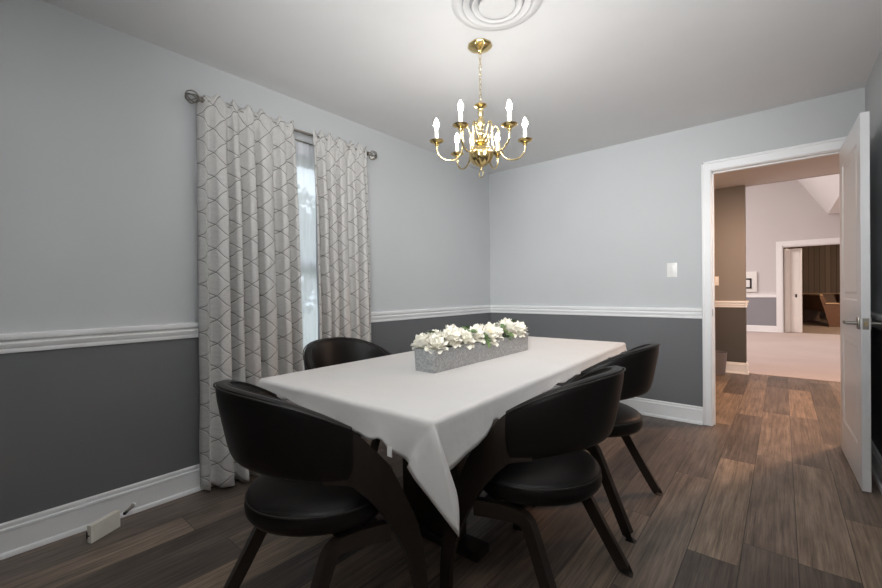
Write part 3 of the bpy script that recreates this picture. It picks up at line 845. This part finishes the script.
# ------------------------------------------------------------------ ceiling diffuser, switch, board offcut, door stop
def diffuser():
    root = thing('ceiling_vent', 'round white ceiling air vent with stepped rings, above the chandelier', 'air vent', (1.552, 1.604, H))
    R0 = .208
    def ring(name, r0, r1, z0, z1, mat='white'):
        bm = bmesh.new(); lathe(bm, [(r0, z0), (r1, z1), (r1-.002, z1-.003), (r0-.003, z0-.003)], 64)
        # close into a solid flared ring
        return obj(name, bm, M[mat], root, 40)
    bm = bmesh.new(); lathe(bm, [(.03, -.003), (.170, -.003)], 64); obj('throat_shade', bm, M['lining'], root)  # flat grey disc: shade of the gaps between the rings, put into colour
    bm = bmesh.new(); lathe(bm, [(R0, 0), (R0+.001, -.004), (R0-.018, -.011), (R0-.034, -.010), (R0-.050, -.002), (R0-.050, 0)], 64); obj('outer_flange', bm, M['vent'], root, 40)
    for r, z in ((.158, -.012), (.116, -.018)):
        bm = bmesh.new(); lathe(bm, [(r-.028, -.004), (r-.008, z), (r, z-.006), (r-.004, z-.009), (r-.014, z-.006), (r-.032, -.006), (r-.028, -.004)], 64); obj('louver_ring', bm, M['vent'], root, 40)
    bm = bmesh.new(); lathe(bm, [(0, -.012), (.030, -.014), (.066, -.020), (.083, -.025), (.083, -.028), (.056, -.031), (.020, -.024), (.012, -.026), (0, -.026)], 48); obj('center_cone', bm, M['vent'], root, 40)
diffuser()
def switch(name, loc, rz, label, mat='plate', s=1):
    root = thing(name, label, 'light switch', loc, rz)
    bm = bmesh.new(); box(bm, -.038*s, .038*s, -.006, 0, -.060*s, .060*s, .003, 2); obj('cover_plate', bm, M[mat], root, 40)
    bm = bmesh.new(); box(bm, -.017*s, .017*s, -.009, -.003, -.033*s, .033*s, .002, 2, Matrix.Rotation(.05, 4, 'X')); obj('rocker', bm, M[mat], root, 40)
switch('light_switch', (1.832, D, 1.270), 0, 'white rocker light switch on the back wall left of the doorway')
def offcut():
    a = Vector((.172, .360, 0)); b = Vector((.105, .478, 0)); d = (b-a); L = d.length
    ang = math.atan2(d.y, d.x)
    root = thing('board_offcut', 'short cream painted board standing on edge by the left baseboard', 'board', (*((a+b)/2).xy, 0), ang)
    bm = bmesh.new(); box(bm, -L/2, L/2, -.012, .012, 0, .080, .0015, 1); obj('board', bm, M['block'], root, 30)
    bm = bmesh.new(); box(bm, -L/2-.001, L/2-.05, -.0008, .014, .030, .036); box(bm, -L/2-.001, -L/2+.01, .008, .0145, .02, .05); obj('tongue', bm, M['dark'], root)
offcut()
def stop():
    root = thing('door_stop', 'small spring door stop with dark tip beside the cream board', 'door stop', (.0175, .556, .040), math.radians(-38))
    bm = bmesh.new(); tube(bm, [(-.0035, 0, 0), (.004, 0, 0)], .012, 14); obj('base', bm, M['white'], root, 40)
    bm = bmesh.new(); pts = []
    for j in range(140):
        t = j/139; a = t*2*PI*11; pts.append((.004+.062*t, .006*math.cos(a), .006*math.sin(a)))
    tube(bm, pts, .0016, 5); obj('spring', bm, M['nickel'], root, 40)
    bm = bmesh.new(); tube(bm, [(.064, 0, 0), (.080, 0, 0)], .0075, 12); obj('tip', bm, M['rubber'], root, 40)
stop()

# ------------------------------------------------------------------ hall
bm = bmesh.new(); box(bm, .0, 4.6, D+WT, HY, H, H+.1); struct('ceiling_hall', bm, M['ceiling'])
bm = bmesh.new(); box(bm, 0, 2.185, HY-.07, HY+.07, 0, H); struct('wall_hall_end', bm, M['hallwall'])
bm = bmesh.new(); box(bm, -.12, 0, D+WT, HY+.07, 0, H); struct('wall_hall_left', bm, M['hallwall'])
bm = bmesh.new(); box(bm, 4.6, 4.72, D, HY+.07, 0, H); struct('wall_hall_right', bm, M['hallwall'])
bm = bmesh.new(); box(bm, W+.12, 4.6, D, D+WT, 0, H); struct('wall_hall_front', bm, M['hallwall'])
rail('trim_8', (0, HY-.07, .945), (2.185, HY-.07, .945), (0, -1, 0)); base('baseboard_hall', (0, HY-.07, 0), (2.185, HY-.07, 0), (0, -1, 0))
rail('trim_9', (2.185, HY-.10, .945), (2.185, HY+.07, .945), (1, 0, 0)); base('baseboard_stub', (2.185, HY-.098, 0), (2.185, HY+.07, 0), (1, 0, 0))
switch('light_switch', (1.862, HY-.07, 1.21), 0, 'light switch on the brown lit hall wall, just inside the doorway')
def bin_():
    root = thing('waste_bin', 'small grey waste bin on the hall floor against the brown wall', 'bin', (1.865, 6.33, 0))
    bm = bmesh.new()
    lathe(bm, [(0, 0), (.112, 0), (.116, .004), (.140, .285), (.136, .285), (.113, .008), (0, .008)], 32); obj('bucket', bm, M['bin'], root, 40)
    bm = bmesh.new(); tube(bm, [(.139*math.cos(2*PI*k/32), .139*math.sin(2*PI*k/32), .284) for k in range(32)], .004, 6, closed=True); obj('rim', bm, M['bin'], root, 40)
bin_()

# ------------------------------------------------------------------ large room beyond
bm = bmesh.new(); box(bm, -5, 9, HY, FY+.1, -.08, .004); struct('floor_carpet', bm, M['carpet'])
OX0, OX1, OZ = 2.548, 6.0, 2.128
bm = bmesh.new()
box(bm, -5, OX0, FY, FY+.14, 0, 5.2); box(bm, OX1, 9, FY, FY+.14, 0, 5.2); box(bm, OX0, OX1, FY, FY+.14, OZ, 5.2)
struct('wall_far', bm, M['farwall'])
bm = bmesh.new()
box(bm, OX0-.115, OX0, FY-.02, FY, 0, OZ+.125, .004, 1); box(bm, OX1, OX1+.115, FY-.02, FY, 0, OZ+.125, .004, 1); box(bm, OX0, OX1, FY-.02, FY, OZ, OZ+.125, .004, 1)
box(bm, OX0-.001, OX0+.02, FY-.005, FY+.145, 0, OZ, .002, 1); box(bm, OX0, OX1, FY-.005, FY+.145, OZ-.02, OZ, .002, 1)
struct('trim_10', bm, M['white'])
bm = bmesh.new(); profile_run(bm, [(0, -.115), (.02, -.11), (.02, -.02), (.035, -.015), (.035, 0), (0, 0)], (-5, FY, .985), (OX0-.115, FY, .985), (0, -1, 0)); struct('trim_11', bm, M['white'])
bm = bmesh.new(); profile_run(bm, [(0, 0), (.03, 0), (.03, .02), (.016, .025), (.016, .145), (.006, .16), (0, .16)], (-5, FY, 0), (OX0-.115, FY, 0), (0, -1, 0)); struct('baseboard_far', bm, M['white'])
EX = 3.372
bm = bmesh.new()
R = [[Vector((x, y, z)) for x, z in ((9, 2.82), (EX, 2.82), (2.15, 4.85), (-5, 4.85), (-5, 4.95), (2.2, 4.95), (EX+.06, 2.90), (9, 2.90))] for y in (HY+.07, FY)]
V = [[bm.verts.new(p) for p in r] for r in R]
for k in range(8): bm.faces.new((V[0][k], V[0][(k+1) % 8], V[1][(k+1) % 8], V[1][k]))
for q in ((0, 1, 6, 7), (1, 2, 5, 6), (2, 3, 4, 5)):
    for r in V: bm.faces.new([r[i] for i in q])
struct('ceiling_vault', bm, M['ceiling'])
bm = bmesh.new(); box(bm, -5.1, -5, HY, FY, 0, 5); struct('wall_far_left', bm, M['farwall'])
bm = bmesh.new(); box(bm, 9, 9.1, HY, FY, 0, 3); struct('wall_far_right', bm, M['farwall'])
bm = bmesh.new(); box(bm, -5, 9, HY+.0, HY+.07, H, 5); box(bm, -5, -.12, HY, HY+.07, 0, H); box(bm, 4.72, 9, HY, HY+.07, 0, H); struct('wall_header', bm, M['farwall'])
def plaque():
    root = thing('wall_panel', 'white wall box with a dark framed window hanging on the far lavender wall', 'wall panel', (1.93, FY, 1.27))
    bm = bmesh.new(); box(bm, -.125, .125, -.05, 0, -.26, .26, .008, 2); obj('white_box', bm, M['plate'], root, 40)
    bm = bmesh.new(); t = .035
    for a in ((-.20, -.01, -.17, -.17+t), (-.20, -.01, .09-t, .09), (-.20, -.20+t, -.17, .09), (-.01-t, -.01, -.17, .09)): box(bm, a[0]+.03, a[1]+.03, -.062, -.048, a[2], a[3])
    obj('dark_frame', bm, M['dark'], root)
    bm = bmesh.new(); box(bm, -.13, -.02, -.055, -.049, -.13, .05); obj('face', bm, M['white'], root)
plaque()
# bifold leaf standing partly folded in the wide opening
def bifold():
    root = thing('folding_door', 'cream bifold door leaf folded open in the far wide opening', 'door', (2.60, FY+.10, .01))
    def leaf(p0, p1, mat):
        p0, p1 = Vector(p0), Vector(p1); d = p1-p0; L = d.length; a = math.atan2(d.y, d.x)
        Mx = Matrix.Translation((p0.x, p0.y, 0)) @ Matrix.Rotation(a, 4, 'Z')
        bm = bmesh.new(); box(bm, 0, L, -.018, .018, 0, 2.06, 0, 1, Mx)
        for z0, z1 in ((.06, .36), (.40, .90), (.98, 1.70), (1.76, 2.0)):
            for y0, y1 in ((-.024, -.017), (.017, .024)): box(bm, .04, L-.04, y0, y1, z0, z1, .004, 1, Mx)
        return obj('panel', bm, M['cream'], root)
    leaf((.0, .0), (.08, .12), 'cream'); b = leaf((.085, .12), (.315, .06), 'cream')
    bm = bmesh.new(); box(bm, .19, .225, .055, .075, .86, .94, .003, 1); obj('pull', bm, M['dark'], root)
bifold()

# ------------------------------------------------------------------ panelled room with benches
PY = 20.5
bm = bmesh.new(); box(bm, -1, 12, FY+.1, PY, -.08, .002); struct('floor_pew_room', bm, M['carpetdark'])
bm = bmesh.new(); box(bm, -1, 12, PY, PY+.1, 0, 3); struct('wall_pew_room', bm, M['panel'])
bm = bmesh.new(); box(bm, -1, 12, FY+.14, PY, 2.66, 2.76); struct('ceiling_pew_room', bm, M['ceiling'])
bm = bmesh.new(); box(bm, -1.1, -1, FY+.1, PY, 0, 2.8); struct('wall_pew_left', bm, M['panel'])
bm = bmesh.new(); box(bm, 12, 12.1, FY+.1, PY, 0, 2.8); struct('wall_pew_right', bm, M['panel'])
def pew(label):
    # seats look along +y; bench runs along +x from its end panel at x = 0
    root = thing('pew', label, 'pew', (0, 0, 0), 0, 'wooden pews in the panelled room')
    L = 2.6
    out = [(.26, 0), (-.16, 0), (-.24, .40), (-.36, .86), (-.28, .88), (-.20, .66), (.02, .64), (.14, .58), (.22, .50), (.26, .38), (.22, .2)]
    for x in (0, L):
        bm = bmesh.new(); rings(bm, [[Vector((x+dx, y, z)) for y, z in out] for dx in (0, .045)]); obj('end_panel', bm, M['pew'], root)
    bm = bmesh.new(); box(bm, .045, L, -.20, .27, .40, .44, .006, 1); obj('seat', bm, M['pew'], root)
    bm = bmesh.new(); rings(bm, [[Vector((x, y, z)) for y, z in ((-.225, .44), (-.20, .44), (-.30, .88), (-.325, .88))] for x in (.045, L)]); obj('backrest', bm, M['pew'], root)
    for x in (0, L):
        bm = bmesh.new(); box(bm, x-.03, x+.075, -.24, .33, .635, .668, .008, 2); obj('arm_cap', bm, M['pewcap'], root)
    bm = bmesh.new(); box(bm, .0, L, -.345, -.275, .875, .905, .008, 2); obj('top_rail', bm, M['pewcap'], root)
    return root
pw = pew('nearest wooden pew on the brown carpet, its angled end panel facing the doorway')
def place(o, near, deg):              # near = floor point of the end that points at the doorway
    a = math.radians(deg); d = Vector((math.cos(a), math.sin(a)))*2.6
    o.location = (near[0]-d.x, near[1]-d.y, .002); o.rotation_euler = (0, 0, a)
place(pw, (3.70, 15.8), -80)
p2 = dup(pw); p2.location = (5.66, 19.7, .002); p2.rotation_euler = (0, 0, PI); p2['label'] = 'wooden pew along the panelled wall at the back of the far room'
p3 = dup(pw); place(p3, (4.66, 16.2), -80); p3['label'] = 'wooden pew right of the angled pew, mostly behind the white door'
def pewlight():
    root = thing('ceiling_light', 'warm round ceiling light glowing in the panelled room beyond', 'ceiling light', (3.62, 18.2, 2.66))
    bm = bmesh.new(); lathe(bm, [(0, 0), (.20, 0), (.205, -.02), (.19, -.03), (0, -.03)], 32); obj('base', bm, M['brass'], root, 40)
    bm = bmesh.new(); lathe(bm, [(.19, -.025), (.18, -.06), (.12, -.09), (0, -.10)], 32); obj('shade', bm, glow('warm lamp', (1, .72, .42), 14), root, 40)
pewlight()

# ------------------------------------------------------------------ outdoors seen through the sheer
bm = bmesh.new(); box(bm, -40, -.2, -20, 30, -.5, -.4); struct('ground_outside', bm, M['grass'])
def tree():
    root = thing('tree', 'leafy tree outside the window behind the sheer curtain', 'tree', (-6.0, 4.4, -.4))
    bm = bmesh.new(); tube(bm, [(0, 0, 0), (.1, .05, 1.2), (0, .1, 2.6)], [.16, .12, .07], 10); obj('trunk', bm, M['bark'], root, 40)
    bm = bmesh.new(); rnd = random.Random(4)
    for k in range(2600):
        v = Vector((rnd.gauss(0, 1), rnd.gauss(0, 1), rnd.gauss(0, 1))).normalized()*rnd.random()**.4
        c = Vector((v.x*1.5, v.y*2.0, 2.4+v.z*1.6)); a = Vector((rnd.gauss(0, 1), rnd.gauss(0, 1), rnd.gauss(0, 1))).normalized(); b = a.orthogonal().normalized()
        s = rnd.uniform(.08, .15)
        bm.faces.new([bm.verts.new(c+a*s*p+b*s*.5*q) for p, q in ((-1, 0), (0, -1), (1, 0), (0, 1))])
    obj('foliage', bm, M['tree'], root)
tree()

# ------------------------------------------------------------------ light
def light(name, typ, loc, energy, col, rot=(0, 0, 0), **k):
    l = bpy.data.lights.new(name, typ); l.energy = energy; l.color = col
    for a, v in k.items(): setattr(l, a, v)
    o = bpy.data.objects.new(name, l); o.location = loc; o.rotation_euler = rot; C.objects.link(o); return o
def aim(p, q): return (Vector(q)-Vector(p)).to_track_quat('-Z', 'Y').to_euler()
P1, P2 = (2.35, -.1, 1.6), (2.55, -.22, 1.45)
light('bounce_fill', 'SPOT', P1, 195, (1, .98, .96), aim(P1, (2.2, .0, 2.44)), spot_size=math.radians(110), spot_blend=.6, shadow_soft_size=.08)  # added fill behind the camera, bounced off the ceiling to even the room
light('soft_upper_fill', 'SPOT', P2, 270, (1, .99, .98), aim(P2, (1.0, 2.7, 2.62)), spot_size=math.radians(94), spot_blend=1, shadow_soft_size=.30)  # added soft fill behind the camera for ceiling and upper walls
P4 = (2.5, -.2, 2.0)
light('rear_wall_fill', 'SPOT', P4, 235, (.97, .985, 1), aim(P4, (1.0, 3.9, 1.05)), spot_size=math.radians(60), spot_blend=.9, shadow_soft_size=.35)  # added fill, unseen, lifts the back wall below and above the rail
P3 = (3.35, 5.0, 2.41)
light('hall_downlight', 'SPOT', P3, 280, (1, .60, .37), aim(P3, (2.9, 5.2, 0)), spot_size=math.radians(165), spot_blend=.5, shadow_soft_size=.08)
light('hall_lamp_far', 'POINT', (1.0, 5.2, 2.10), 16, (1, .58, .34), shadow_soft_size=.12)
light('great_room_fill', 'AREA', (-1.0, 9.8, 4.6), 315, (1, .90, .86), shape='DISK', size=1.6)  # added unseen fill standing in for the large room's daylight
light('great_room_fill_low', 'AREA', (6.5, 9.8, 2.78), 130, (1, .90, .86), shape='DISK', size=1.2)  # second added fill for that daylight, under the low ceiling
light('pew_room_fill', 'POINT', (4.9, 14.4, 2.3), 150, (1, .74, .5), shadow_soft_size=.15)  # added fill hidden behind the door, brightens pew ends and panelling

w = bpy.data.worlds.new('World'); SC.world = w; w.use_nodes = True
bg = w.node_tree.nodes['Background']; bg.inputs[0].default_value = (.86, .92, 1.0, 1); bg.inputs[1].default_value = 3.2

# ------------------------------------------------------------------ camera
f, yaw, pit, rol = 405.24, .69996, -.0056977, -.0112168
F = Vector((-math.sin(yaw)*math.cos(pit), math.cos(yaw)*math.cos(pit), math.sin(pit)))
Rv = Vector((math.cos(yaw), math.sin(yaw), 0)); Uv = Rv.cross(F)
R2 = Rv*math.cos(rol)+Uv*math.sin(rol); U2 = -Rv*math.sin(rol)+Uv*math.cos(rol)
cd = bpy.data.cameras.new('camera'); cam = bpy.data.objects.new('camera', cd); C.objects.link(cam)
cd.sensor_width = 36; cd.lens = f/882*36; cd.clip_start = .05; cd.clip_end = 100
m = Matrix((R2, U2, -F)).transposed().to_4x4(); m.translation = (2.5476, 0, 1.1084)
cam.matrix_world = m
SC.camera = cam
SC.view_settings.view_transform = 'Standard'; SC.view_settings.look = 'None'; SC.view_settings.gamma = 1
SC.view_settings.exposure = 0; SC.view_settings.use_curve_mapping = False
SC.cycles.use_denoising = True
SC.cycles.max_bounces = 10; SC.cycles.diffuse_bounces = 6; SC.cycles.transparent_max_bounces = 12
SC.cycles.sample_clamp_indirect = 6; SC.cycles.caustics_reflective = False; SC.cycles.caustics_refractive = False
